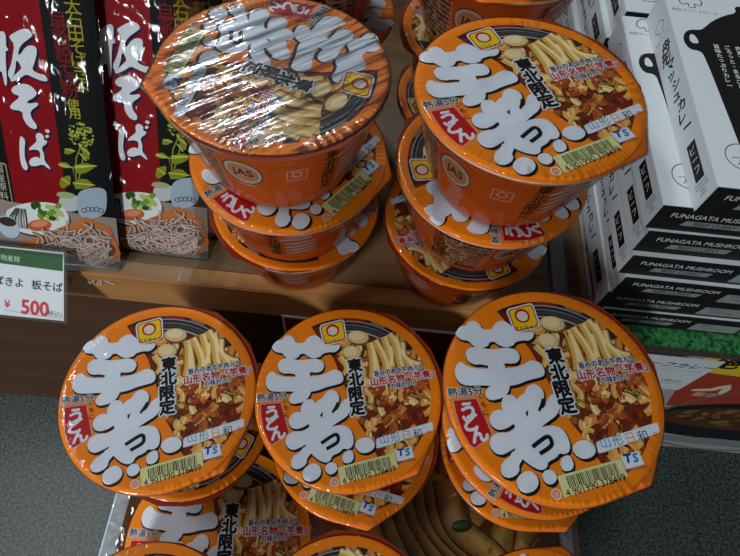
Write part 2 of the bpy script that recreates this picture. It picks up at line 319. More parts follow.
def bez(pts, n=8):
    """smooth curve through points"""
    out = []; P = [Vector((p[0], p[1])) for p in pts]
    for i in range(len(P) - 1):
        p0, p1, p2, p3 = P[max(i - 1, 0)], P[i], P[i + 1], P[min(i + 2, len(P) - 1)]
        for k in range(n):
            t = k / n
            out.append(.5 * ((2 * p1) + (-p0 + p2) * t + (2 * p0 - 5 * p1 + 4 * p2 - p3) * t * t + (-p0 + 3 * p1 - 3 * p2 + p3) * t ** 3))
    out.append(P[-1])
    return out

WHITE = (222, 230, 240); BLACK = (22, 18, 16); ORANGE = (240, 136, 12); YELLOW = (236, 205, 30); RED = (186, 20, 22)
NAVY = (36, 40, 90)

# ------------------------------------------------------------------ lid artwork, unit radius
D = DATA; PT = D['pts']
TR = R(14)                                       # lean of the lettering on the lid
def rotp(c, dx, dy, a=TR):
    return (c[0] + dx * math.cos(a) - dy * math.sin(a), c[1] + dx * math.sin(a) + dy * math.cos(a))
def squiggle(rnd, c, r, ang=None):
    a = rnd.uniform(0, 2 * PI) if ang is None else ang
    p = Vector(c); pts = [p.copy()]; k = rnd.uniform(-6, 6)
    for i in range(9):
        a += k * r * .55 + rnd.uniform(-.25, .25)
        p = p + Vector((math.cos(a), math.sin(a))) * r / 6
        pts.append(p.copy())
    return pts
def lid_art(lettering=True):
    A = Art(); rnd = random.Random(5)
    ph = [tuple(p) for p in D['photo']]
    A.poly(ph, (120, 38, 10), 0)
    # pot rim along the top
    def inside(p, lim=.93):
        if math.hypot(*p) > lim: return False
        n = len(ph); c = False
        for i in range(n):
            a, b = ph[i], ph[i - 1]
            if (a[1] > p[1]) != (b[1] > p[1]) and p[0] < (b[0] - a[0]) * (p[1] - a[1]) / (b[1] - a[1]) + a[0]: c = not c
        return c
    def arc(r, a0, a1, n=24): return [(r * math.cos(R(a0 + (a1 - a0) * i / n)), r * math.sin(R(a0 + (a1 - a0) * i / n))) for i in range(n + 1)]
    # broth patches
    for i in range(170):
        p = (rnd.uniform(-.4, .95), rnd.uniform(-.8, .9))
        if not inside(p): continue
        A.ellipse(p, rnd.uniform(.03, .09), rnd.uniform(.02, .05), rnd.choice([(96, 28, 10), (150, 62, 18), (170, 92, 32), (130, 40, 16), (104, 54, 18)]), 1 + i * .004, rnd.uniform(0, PI), 10)
    # curly noodles and tubers
    for i in range(210):
        p = (rnd.uniform(-.3, .93), rnd.uniform(-.78, .74))
        q = squiggle(rnd, p, rnd.uniform(.09, .22))[:rnd.randint(5, 9)]
        if not all(inside(x, .95) for x in q): continue
        m_ = rnd.choice([(214, 158, 80), (226, 182, 104), (194, 128, 58), (234, 202, 134), (164, 82, 28), (216, 164, 84)])
        A.noodle(q, rnd.uniform(.045, .10), (84, 30, 8), m_, tuple(min(250, int(c * 1.12 + 8)) for c in m_), 2 + i * .006)
    # meat
    for k, (rx, ry, nn) in (('meat1', (.17, .13, 70)), ('meat2', (.13, .10, 50)), ('meat3', (.12, .09, 40))):
        rx, ry, nn = rx, ry, nn
        c = PT[k]
        for i in range(nn):
            t, u = rnd.uniform(0, 2 * PI), math.sqrt(rnd.random())
            A.ellipse((c[0] + rx * u * math.cos(t), c[1] + ry * u * math.sin(t)), rnd.uniform(.02, .05), rnd.uniform(.012, .03),
                      rnd.choice([(176, 92, 40), (150, 66, 26), (196, 116, 56), (122, 48, 22), (208, 140, 80)]), 4.4 + i * .006, rnd.uniform(0, PI), 9)
    for i in range(16):                           # green onion
        p = (rnd.uniform(-.2, .8), rnd.uniform(-.6, .6))
        if inside(p, .85):
            A.ellipse(p, .035, .02, (70, 110, 30), 4.9, rnd.uniform(0, PI), 10); A.ellipse(p, .018, .009, (170, 190, 90), 4.95, rnd.uniform(0, PI), 8)
    # dark pot rim with streaks of light
    band = arc(.94, 124, 40) + arc(.70, 46, 112)
    A.poly(band, (40, 38, 40), 5)
    A.poly(arc(.93, 96, 84) + arc(.85, 84, 98), (150, 30, 26), 5.05)
    A.poly(arc(.93, 80, 66) + arc(.86, 68, 78), (168, 120, 70), 5.06)
    A.stroke(arc(.845, 118, 46), .016, (150, 152, 156), 5.1, True)
    A.stroke(arc(.80, 112, 60), .02, (104, 106, 110), 5.1, True)
    A.stroke(arc(.765, 108, 50), .03, (70, 68, 70), 5.08, True)
    A.stroke(arc(.725, 104, 52), .02, (176, 172, 160), 5.12, True)
    # pale rounds of taro
    for k, rx, ry in (('egg1', .118, .078), ('egg2', .100, .080)):
        c = PT[k]
        A.ellipse((c[0] + .01, c[1] - .018), rx * 1.06, ry * 1.06, (124, 82, 34), 5.3)
        A.ellipse(c, rx, ry, (222, 198, 142), 5.35); A.ellipse((c[0] - .015, c[1] + .015), rx * .75, ry * .7, (236, 218, 170), 5.4)
    # lifted noodles and chopsticks
    for ch in D['chop']:
        A.stroke(ch, .075, (70, 40, 16), 5.45); A.stroke(ch, .055, (204, 152, 86), 5.5)
    for i, nd in enumerate(D['noodles']):
        p = bez(nd[:], 7)
        A.noodle(p, .080, (140, 84, 24), (222, 180, 92), (246, 224, 156), 5.6 + i * .02); A.stroke(p, .012, (250, 236, 188), 5.6 + i * .02 + .7, off=.022)
    for i in range(26):
        q = squiggle(rnd, (rnd.uniform(.12, .75), rnd.uniform(-.10, .20)), rnd.uniform(.09, .2))[:rnd.randint(5, 8)]
        if not all(inside(x, .86) for x in q): continue
        m_ = rnd.choice([(214, 158, 80), (226, 182, 104), (180, 102, 40), (234, 202, 134), (150, 66, 22)])
        A.noodle(q, rnd.uniform(.045, .09), (84, 30, 8), m_, tuple(min(250, int(c * 1.12 + 8)) for c in m_), 6.5 + i * .005)
    # orange ground over everything that is not the photograph
    ln = ph[ph.index(tuple(ph[-1])):] + [ph[0]]
    left = [ph[0]] + ph[:-9:-1][::1]
    lb = [ph[0]] + list(reversed(ph[13:]))         # boundary from top left down to bottom right
    a1 = math.degrees(math.atan2(lb[-1][1], lb[-1][0])); a0 = math.degrees(math.atan2(lb[0][1], lb[0][0]))
    A.poly(lb + arc(.96, a1, a0 - 360, 60), ORANGE, 6)
    A.ring((0, 0), .885, .992, ORANGE, 6.1, 96)
    if not lettering: return A
    # brush lettering with its black drop shadow
    for b in D['brush']:
        A.poly([(x + .020, y - .03) for x, y in b], BLACK, 7, 1)
        A.stroke([(x + .008, y - .012) for x, y in chaikin(b, 1) + [b[0]]], .03, BLACK, 7.05)
    for b in D['brush']:
        A.poly(b, WHITE, 7.5, 1); q = chaikin(b, 1); A.stroke(q + [q[0]], .012, WHITE, 7.6)
    A.stroke(bez(D['brushline'][0], 5), .036, BLACK, 7.8); A.stroke(D['gap'], .026, BLACK, 7.8); A.poly(D['brushline'][1], BLACK, 7.8)
    # red udon panel
    ub = D['udonbox']; c = PT['udonc']
    A.poly([(c[0] + (x - c[0]) * 1.1, c[1] + (y - c[1]) * 1.06) for x, y in ub], (214, 150, 130), 7.0)
    A.poly(ub, RED, 7.1)
    for k, ch, sz in (('u', 'う', .165), ('do', 'ど', .165), ('n', 'ん', .165)):
        A.text(ch, PT[k], sz, WHITE, 7.4, R(17), .045)
    A.text('熱湯5分', PT['netsu'], .092, BLACK, 7.4, R(9), .02, edge=(WHITE, .055))
    for i, ch in enumerate('いもに'):
        A.text(ch, rotp(PT['imoni'], .0, .075 - .075 * i), .062, (120, 20, 16), 7.4, TR, .02)
    # region line, vertical
    for k, ch in (('to', '東'), ('hoku', '北'), ('gen', '限'), ('tei', '定')):
        A.text(ch, PT[k], .162, BLACK, 8.3, TR, .05, edge=(WHITE, .085))
    for k, s, sz, col in (('t1', '旨みのある牛肉入り', .060, NAVY), ('t2', '山形名物「芋煮」', .092, RED), ('t3', 'の味わい!', .060, NAVY)):
        A.text(s, PT[k], sz * 1.04, col, 8.3, TR, .035, edge=(WHITE, .09))
    # yellow emblem panel
    lg = D['logo']; c = (sum(p[0] for p in lg) / 4, sum(p[1] for p in lg) / 4)
    def sc_(k): return [(c[0] + (x - c[0]) * k, c[1] + (y - c[1]) * k) for x, y in lg]
    def rounded(p, k=.14):
        q = []
        for i in range(4):
            a, b, d = Vector(p[i - 1]), Vector(p[i]), Vector(p[(i + 1) % 4])
            q += [tuple(b + (a - b) * k), tuple(b + (a - b) * k * .3 + (d - b) * k * .3), tuple(b + (d - b) * k)]
        return q
    A.poly(rounded(sc_(1.04)), WHITE, 8.5); A.poly(rounded(sc_(.93)), RED, 8.6); A.poly(rounded(sc_(.85)), YELLOW, 8.7)
    A.ellipse(PT['logoc'], .075, .075, RED, 8.8); A.ellipse(rotp(PT['logoc'], 0, -.004), .055, .053, (226, 216, 206), 8.9)
    A.text('マルちゃん', PT['logot'], .050, (120, 16, 16), 8.9, TR, .015)
    # name slip
    rc = PT['rectc']; A.poly(rounded([(rc[0] - .02 + (x - rc[0]) * .93, rc[1] + (y - rc[1]) * .98) for x, y in D['rect']], .1), WHITE, 8.5)
    for i, (ch, col) in enumerate((('山', (90, 150, 190)), ('形', (96, 140, 150)), ('日', (214, 150, 80)), ('和', (70, 70, 76)), ('。', (200, 40, 60)))):
        A.text(ch, rotp(PT['rectc'], -.235 + .118 * i, .0), .108, col, 8.6, TR + R(2))
    # trading mark
    A.poly(D['ts'], WHITE, 8.5); t = D['ts']; tc_ = (sum(p[0] for p in t) / 4, sum(p[1] for p in t) / 4)
    A.text('T', rotp(tc_, -.035, .02), .10, (30, 60, 150), 8.6, TR, .05, 1.15, .15); A.text('S', rotp(tc_, .035, .015), .10, (40, 140, 190), 8.7, TR, .05, 1.05, .15)
    A.text('TOYO SUISAN', rotp(tc_, .01, -.07), .03, (60, 80, 130), 8.6, TR)
    # barcode
    b = [Vector(p) for p in D['bar']]
    A.poly([tuple(p) for p in b], (220, 222, 160), 8.4)
    def bq(u, v): return tuple(b[0] + (b[1] - b[0]) * u + (b[3] - b[0]) * v)
    x = .12; r2 = random.Random(9)
    while x < .9:
        w = r2.choice([.007, .007, .012, .018])
        A.poly([bq(x, .12), bq(x + w, .12), bq(x + w, .66), bq(x, .66)], BLACK, 8.5); x += w + r2.choice([.008, .008, .014])
    bc = bq(.5, .83)
    A.text('4 901990 378499', bc, .080, BLACK, 8.5, math.atan2(b[1].y - b[0].y, b[1].x - b[0].x), .008, .98)
    # recycling ring and peel mark
    A.ring(PT['ring'], .034, .044, WHITE, 8); A.text('紙', PT['ring'], .045, WHITE, 8, TR)
    return A

# ------------------------------------------------------------------ noodle cup
H = .0765; RL_ = .071
TABA = math.atan2(PT['tab'][1], PT['tab'][0])
def lid_r(a):
    d = abs((a - TABA + PI) % (2 * PI) - PI); lim = math.acos(1 / 1.085)
    return 1 / math.cos(lim - d) if d < lim else 1.0
lid_me = lid_art().mesh('printed_lid', lambda x, y, z: Vector((x * RL_, y * RL_, z)), mat=M_print)
rim_bm = lathe([(0, H - .0012), (.060, H - .0012), (.068, H - .0010), (.0695, H - .0002), (.0706, H - .0006), (.0711, H - .0014), (.0700, H - .0026), (.066, H - .0030)], 128,
               lambda r, z, a: r * (lid_r(a) if r > .069 else 1))
def body_r(z):
    t = z / H
    return .0462 + .0183 * t ** .85
body_bm = lathe([(0, .0022), (.040, .0022), (.0412, 0), (.0452, 0), (.0462, .0012)] + [(body_r(z), z) for z in (.004, .01, .02, .03, .04, .05, .06, .067)] + [(.0646, .0735)], 96)
BODY = (228, 102, 30)
def side_art():
    A = Art(step=2.5e-5); rnd = random.Random(3)              # x: degrees from the mark, y: height share
    K = .001                                                  # degree to art unit
    def P(d, h): return (d * K * 1.05, h * .0765)
    W = 180 * K * 1.05
    A.poly([(-W, .002), (W, .002), (W, .0722), (-W, .0722)], BODY, 0)
    for s0 in (-90, 90):
        a = s0
        A.poly([P(a - 62, .14), P(a - 20, .14), P(a - 16, .80), P(a - 58, .80)], (96, 52, 30), 1)
        for i in range(34):
            c = P(a - rnd.uniform(22, 56), rnd.uniform(.2, .74)); ang = rnd.uniform(0, 2 * PI); p = Vector(c); q = [p.copy()]
            for k in range(6):
                ang += rnd.uniform(-.9, .9); p = p + Vector((math.cos(ang), math.sin(ang))) * .0022; q.append(p.copy())
            A.stroke(q, .0016, rnd.choice([(206, 164, 104), (178, 116, 60), (222, 196, 150), (70, 40, 24)]), 2 + i * .01)
        for i in range(9):
            A.text('油揚げめん添付調味料等'[i:] + '小麦粉植物油脂食塩'[:i], P(a - 30, .72 - i * .06), .0031, (240, 214, 190), 2.5)
        c = P(a, .58)
        A.ellipse(c, .0128, .0118, (214, 208, 200), 2); A.ellipse(c, .0104, .0094, (218, 150, 100), 2.1); A.ring(c, .0124, .0132, (70, 60, 54), 2.2)
        A.text('JAS', c, .0098, (60, 46, 40), 2.3, 0, .02)
        A.text('認定機関', P(a, .40), .0034, (240, 214, 190), 2.3)
        c = P(a + 33, .58)
        A.poly([(c[0] - .0068, c[1] - .006), (c[0] + .0068, c[1] - .006), (c[0] + .0068, c[1] + .006), (c[0] - .0068, c[1] + .006)], (228, 190, 170), 2)
        A.poly([(c[0] - .006, c[1] - .0052), (c[0] + .006, c[1] - .0052), (c[0] + .006, c[1] + .0052), (c[0] - .006, c[1] + .0052)], BODY, 2.1)
        A.ring((c[0], c[1] + .001), .0024, .0034, (228, 190, 170), 2.2, 20)
        for i, ch in enumerate('東北限定'):
            cc = P(a + 55, .74 - i * .145); A.text(ch, cc, .0112, (230, 160, 90), 2.2, 0, .05); A.text(ch, cc, .0112, (70, 30, 18), 2.4, 0, .03)
        for i in range(6):
            c = P(a + 76 + rnd.uniform(-7, 7), .3 + i * .085)
            A.poly([(c[0] - .014, c[1] - .002), (c[0] + .012, c[1] + .002), (c[0] + .014, c[1] + .0055), (c[0] - .010, c[1] + .002)], (212, 208, 200), 2 + i * .01, 1)
    return A
def side_fn(x, y, z):
    a = x / (.001 * 1.05); a = R(a - 90)
    r = body_r(y) + .00012 + z
    return Vector((r * math.cos(a), r * math.sin(a), y))
side_me = side_art().mesh('printed_side', side_fn, .006, mat=M_print)
for p in side_me.polygons: p.use_smooth = True
def film_bm(seed, amp=.00022, sag=0):
    rnd = random.Random(seed); ph = [rnd.uniform(0, 2 * PI) for _ in range(8)]
    n = 384
    prof = [(0, H + .0017), (.02, H + .0017), (.04, H + .0017), (.054, H + .0017), (.0615, H + .0017), (.0655, H + .0017), (.0685, H + .0017), (.0704, H + .0012), (.0713, H + .0003), (.0716, H - .0015), (.0713, H - .0036),
            (.0690, H - .008), (.0664, .062), (.0638, .052), (.0606, .040), (.0567, .026), (.0522, .012), (.0486, .003), (.045, -.0002)]
    bm = lathe(prof, n, lambda r, z, a: r * (lid_r(a) if (r > .066 and z > H - .004) else 1))
    for v in bm.verts:
        r = math.hypot(v.co.x, v.co.y)
        if r < 1e-5: continue
        a = math.atan2(v.co.y, v.co.x)
        near = max(0, 1 - abs(r - .0695) / .007) if v.co.z > H - .006 else .35
        w = math.sin(a * 64 + ph[0] + 5 * math.sin(a * 3 + ph[1]) + 3 * math.sin(a * 11 + ph[6])) * .6 * (1 + math.sin(a * 4 + ph[7])) + math.sin(a * 113 + ph[2]) * .5 * (1 + math.sin(a * 5 + ph[3]))
        v.co.z += amp * near * w
        if v.co.z < H - .004:
            k = 1 + .010 * math.sin(a * 9 + ph[4] + v.co.z * 90) * (.4 + .6 * math.sin(a * 2 + ph[5]))
            v.co.x *= 1 + max(0, k - 1); v.co.y *= 1 + max(0, k - 1)
    return bm
rim_me = bpy.data.meshes.new('rim'); rim_bm.to_mesh(rim_me); rim_bm.free(); rim_me.materials.append(M_cup)
body_me = bpy.data.meshes.new('body'); body_bm.to_mesh(body_me); body_bm.free(); body_me.materials.append(M_cup)
def to_mesh(name, bm, mat):
    me = bpy.data.meshes.new(name); bm.to_mesh(me); bm.free(); me.materials.append(mat)
    for p in me.polygons: p.use_smooth = True
    return me
for me in (rim_me, body_me):
    for p in me.polygons: p.use_smooth = True
M_film_side = film('shrink_film_side', 40, .3, amount=.5, rough=.08, dist=.003)
films = [to_mesh('shrink_wrap', film_bm(s), M_film) for s in (1, 2, 3)]
film_loose = to_mesh('shrink_wrap', film_bm(7, .0004), M_film_loose)
film_loose.materials.append(M_film_side)
for p in film_loose.polygons: p.material_index = 1 if p.center.z < H - .004 else 0
lip_me = to_mesh('lip', lathe([(.0655, H - .0022), (.0709, H - .0015), (.0711, H - .0022), (.0708, H - .0034), (.0690, H - .0040), (.0642, H - .0042)], 96), M_lip)
def make_cup():
    t = bpy.data.objects.new('noodle_cup', None); C.objects.link(t); t.empty_display_size = .02
    b = obj('cup_body', body_me, None, t); obj('side_print', side_me, None, b); obj('cup_lip', lip_me, None, b)
    l = obj('lid', rim_me, None, t)
    pr = obj('lid_print', lid_me, None, l); pr.location.z = H - .0003
    obj('shrink_wrap', films[0], None, t)
    return t
proto = make_cup(); used = []
def copy_tree(o, parent=None):
    c = o.copy(); C.objects.link(c)
    if parent is not None: c.parent = parent
    for ch in list(o.children): copy_tree(ch, c)
    return c
def place_cup(x, y, z, rot, label, group, side=0, tx=0, ty=0, loose=False, film_i=0):
    """z is the height of the base, rot and side turn the lid and the side print"""
    o = proto if not used else copy_tree(proto)
    used.append(o)
    o.location = (x, y, z)
    o.rotation_euler = (R(tx), R(ty), 0)
    o['label'] = label; o['category'] = 'noodle cup'; o['group'] = group
    for ch in o.children:
        k = ch.name.split('.')[0]
        if k == 'cup_body': ch.rotation_euler.z = R(side)
        else: ch.rotation_euler.z = R(rot)
        if k == 'shrink_wrap': ch.data = film_loose if loose else films[film_i % 3]
    return o

# ------------------------------------------------------------------ the setting
SH = .5035; EDGE = .2372; CT = .400
structure('floor', box(-3, 3, -3, 2.2, -.05, 0), M_floor)
structure('wall_back', box(-3, 3, .86, .90, 0, .95), M_back)

sh = empty('display_shelf', 'long pine-topped display shelf with dark brown front carrying noodle cups', 'shelf', (-.45, .5, 0))
def local(bm, root):
    off = root.location
    for v in bm.verts: v.co -= off
    return bm
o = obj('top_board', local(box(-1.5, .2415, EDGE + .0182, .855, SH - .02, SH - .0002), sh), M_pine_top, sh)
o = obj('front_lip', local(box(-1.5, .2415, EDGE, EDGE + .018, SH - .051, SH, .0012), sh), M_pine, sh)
o = obj('front_panel', local(box(-1.5, .2415, EDGE + .012, EDGE + .03, 0, SH - .052), sh), M_dark, sh)
obj('side_panel', local(box(.2235, .2415, EDGE + .03, .855, 0, SH - .021), sh), M_dark, sh)

sh2 = empty('display_shelf', 'brown display shelf under the green mat and curry boxes', 'shelf', (.7, .5, 0))
obj('top_board', local(box(.2425, 1.5, .2262, .855, SH - .024, SH - .0035, .0015), sh2), M_dark, sh2)
obj('back_panel', local(box(.2425, 1.5, .60, .62, 0, SH - .024), sh2), M_dark, sh2)

# ------------------------------------------------------------------ cups
zb = [SH, SH + H, SH + 2 * H]
gL = 'stacked cups on the shelf beside the noodle packets'; gR = 'stacked cups on the shelf beside the curry boxes'; gK = 'second-row cups on the shelf'; gF = 'cups stacked on the printed carton'
place_cup(-.0624, .2890, zb[0], 171, 'bottom orange noodle cup of the stack beside the noodle packets', gL, 20, film_i=1)
place_cup(-.0615, .2745, zb[1], 35, 'middle orange noodle cup of the stack beside the noodle packets, red panel in front', gL, 30, film_i=2)
place_cup(-.0656, .2690, zb[2] + .0008, -117, 'top orange noodle cup under glaring streaked film beside the noodle packets, print upside down', gL, 78, tx=-1.6, loose=True)
place_cup(.0850, .2880, zb[0], -172, 'bottom orange noodle cup of the stack beside the curry boxes', gR, 150, film_i=2)
place_cup(.0874, .2820, zb[1], 83, 'middle orange noodle cup of the stack beside the curry boxes, yellow emblem at left', gR, 110)
place_cup(.0905, .2720, zb[2] + .002, 12, 'top orange noodle cup of the stack beside the curry boxes, lettering upright', gR, 46, tx=-1.2, film_i=1)
for j, (x, y, w) in enumerate(((-.0660, .441, 'behind the glaring cup near the noodle packets'), (.0835, .4345, 'behind the upright-lettered cup near the curry boxes'))):
    for i, lev in enumerate(('bottom', 'middle', 'top')):
        place_cup(x + (.004, 0, -.003)[i], y, zb[i], ((150, 200, 290), (90, 140, 300))[j][i], lev + ' noodle cup of the second-row stack ' + w, gK, 60 + 50 * i + 90 * j, film_i=i)
cz = [CT, CT + H, CT + 2 * H]
place_cup(-.1372, .1230, cz[0], -131, 'lower orange noodle cup of the left pair on the carton', gF, 0, film_i=1)
place_cup(-.1428, .1200, cz[1] + .002, 3, 'upper orange noodle cup of the left pair on the carton, tilted toward the viewer', gF, 10, tx=2, ty=1.5)
place_cup(.0075, .1195, cz[0], -32, 'lower orange noodle cup of the centre pair on the carton', gF, 40, film_i=2)
place_cup(.0008, .1340, cz[1] + .002, 0, 'upper orange noodle cup of the centre pair, below the red notice', gF, 80, tx=2.2, ty=-1.2, film_i=1)
place_cup(.1545, .1270, cz[0], -19, 'bottom orange noodle cup of the three-high stack at the carton corner', gF, 0)
place_cup(.1420, .1270, cz[1], 52, 'middle orange noodle cup of the three-high stack at the carton corner', gF, 30, film_i=1)
place_cup(.1298, .1240, cz[2], 0, 'top orange noodle cup of the three-high stack at the carton corner', gF, 60, film_i=2)
place_cup(-.1300, -.0477, cz[0], -20, 'front orange noodle cup on the printed bowl picture, cut by the frame', gF, 0)
place_cup(.0154, -.0300, cz[0], 38, 'front orange noodle cup between two others, below the centre pair', gF, 0, film_i=1)
place_cup(.1665, -.0270, cz[0], 120, 'front orange noodle cup below the three-high stack, only its rim in view', gF, 0, film_i=2)

# ------------------------------------------------------------------ printed carton
ct = empty('shipping_carton', 'printed cardboard carton with giant noodle picture carrying the front cups', 'carton', (.0111, 0, 0))
def cbox(x0, x1, y0, y1, z0, z1, bev=0): return local(box(x0, x1, y0, y1, z0, z1, bev), ct)
obj('carton_body', cbox(-.2085, .2307, -.20, .205, 0, CT - .0022, .001), M_tan, ct)
obj('border_sheet', cbox(-.2085, .2240, -.20, .205, CT - .0021, CT - .0009), M_white, ct)
A = Art(); rnd = random.Random(21)
A.poly([(-.195, -.20), (.2115, -.20), (.2115, .205), (-.195, .205)], (122, 66, 22), 0)
for i in range(26):                                 # tubers at the left edge
    c = (rnd.uniform(-.185, -.12), rnd.uniform(-.19, .19)); rr = rnd.uniform(.012, .022)
    if rr + c[0] < -.193 or c[0] - rr < -.194: continue
    A.ellipse((c[0] + .001, c[1] - .002), rr, rr * .75, (110, 70, 30), 1 + i * .03); A.ellipse(c, rr * .95, rr * .7, (206, 160, 96), 1.01 + i * .03); A.ellipse((c[0] - .002, c[1] + .002), rr * .6, rr * .4, (222, 188, 130), 1.02 + i * .03)
cols = [((168, 112, 34), (206, 160, 70)), ((184, 130, 46), (222, 184, 96)), ((150, 96, 28), (196, 146, 58))]
for i in range(46):                                 # giant looping noodles
    cx = rnd.uniform(.03, .185); cy = rnd.uniform(-.17, .18); a = rnd.uniform(1.0, 2.4); k = rnd.uniform(-38, 38)
    p = Vector((cx, cy)); pts = []
    for s in range(16):
        if not (.008 < p.x < .199 and -.19 < p.y < .193): break
        pts.append(p.copy()); a += k * .004; p = p + Vector((math.cos(a), math.sin(a))) * .006
    if len(pts) < 5: continue
    dk = rnd.choice(cols); w = rnd.uniform(.016, .024)
    A.thick(pts, w * 1.15, (116, 68, 18), dk[1], 3 + i * .05)
for i in range(6):                                  # a thick twist of noodles in the middle
    pts = bez([(.052 + i * .010, .125 - i * .004), (.048 + i * .013, .085 - i * .004), (.062 + i * .017, .045 - i * .001), (.096 + i * .012, .012 + i * .002)], 8)
    A.thick(pts, .024, (92, 52, 12), (230, 190, 100), 6 + i * .1)
for c in ((.118, .064), (.150, .10), (.03, .02), (.187, -.06)):
    A.ellipse(c, .010, .0055, (34, 70, 18), 7.6, .2); A.ellipse(c, .007, .003, (60, 110, 34), 7.7, .2)
L = lid_art(); zc = complex(math.cos(R(-7.8)), math.sin(R(-7.8))) * .0836; oc = complex(-.1049, .0314)
def tr(x, y):
    q = zc * complex(x, y) + oc; return (q.real, q.imag)
lv = [tr(x, y) for x, y, z in L.v]
b0 = len(A.v)
A.g += [g + A.k for g in L.g]; A.k += L.k; A.v += [(x, y, 8 + v[2]) for (x, y), v in zip(lv, L.v)]; A.f += [tuple(i + b0 for i in f) for f in L.f]; A.c += L.c
A.text('T', (-.012, .0225), .013, (30, 60, 150), 19, 0, .03); A.text('S', (-.004, .0225), .013, (40, 140, 190), 19, 0, .03)
A.v = [(min(max(x, -.195), .2115), min(max(y, -.2), .205), z) for x, y, z in A.v]
pm = A.mesh('top_print', lambda x, y, z: Vector((x, y, z)) - Vector((.0111, 0, 0)), mat=M_print)
o = obj('top_print', pm, None, ct); o.location.z = CT - .0008
bm = bmesh.new(); bmesh.ops.create_grid(bm, x_segments=140, y_segments=120, size=.5)
for v in bm.verts: v.co = Vector((v.co.x * .438, v.co.y * .403 + .0025, CT + .0002 + .0005 * abs(math.sin(v.co.x * 60 + 7 * math.sin(v.co.y * 40))) * max(0, -v.co.x * 4 - 1)))
M_cfilm = film('carton_film', 30, 1.0, amount=1.3, rough=.07, dist=.005)
obj('clear_wrap', bm, M_cfilm, ct, True)

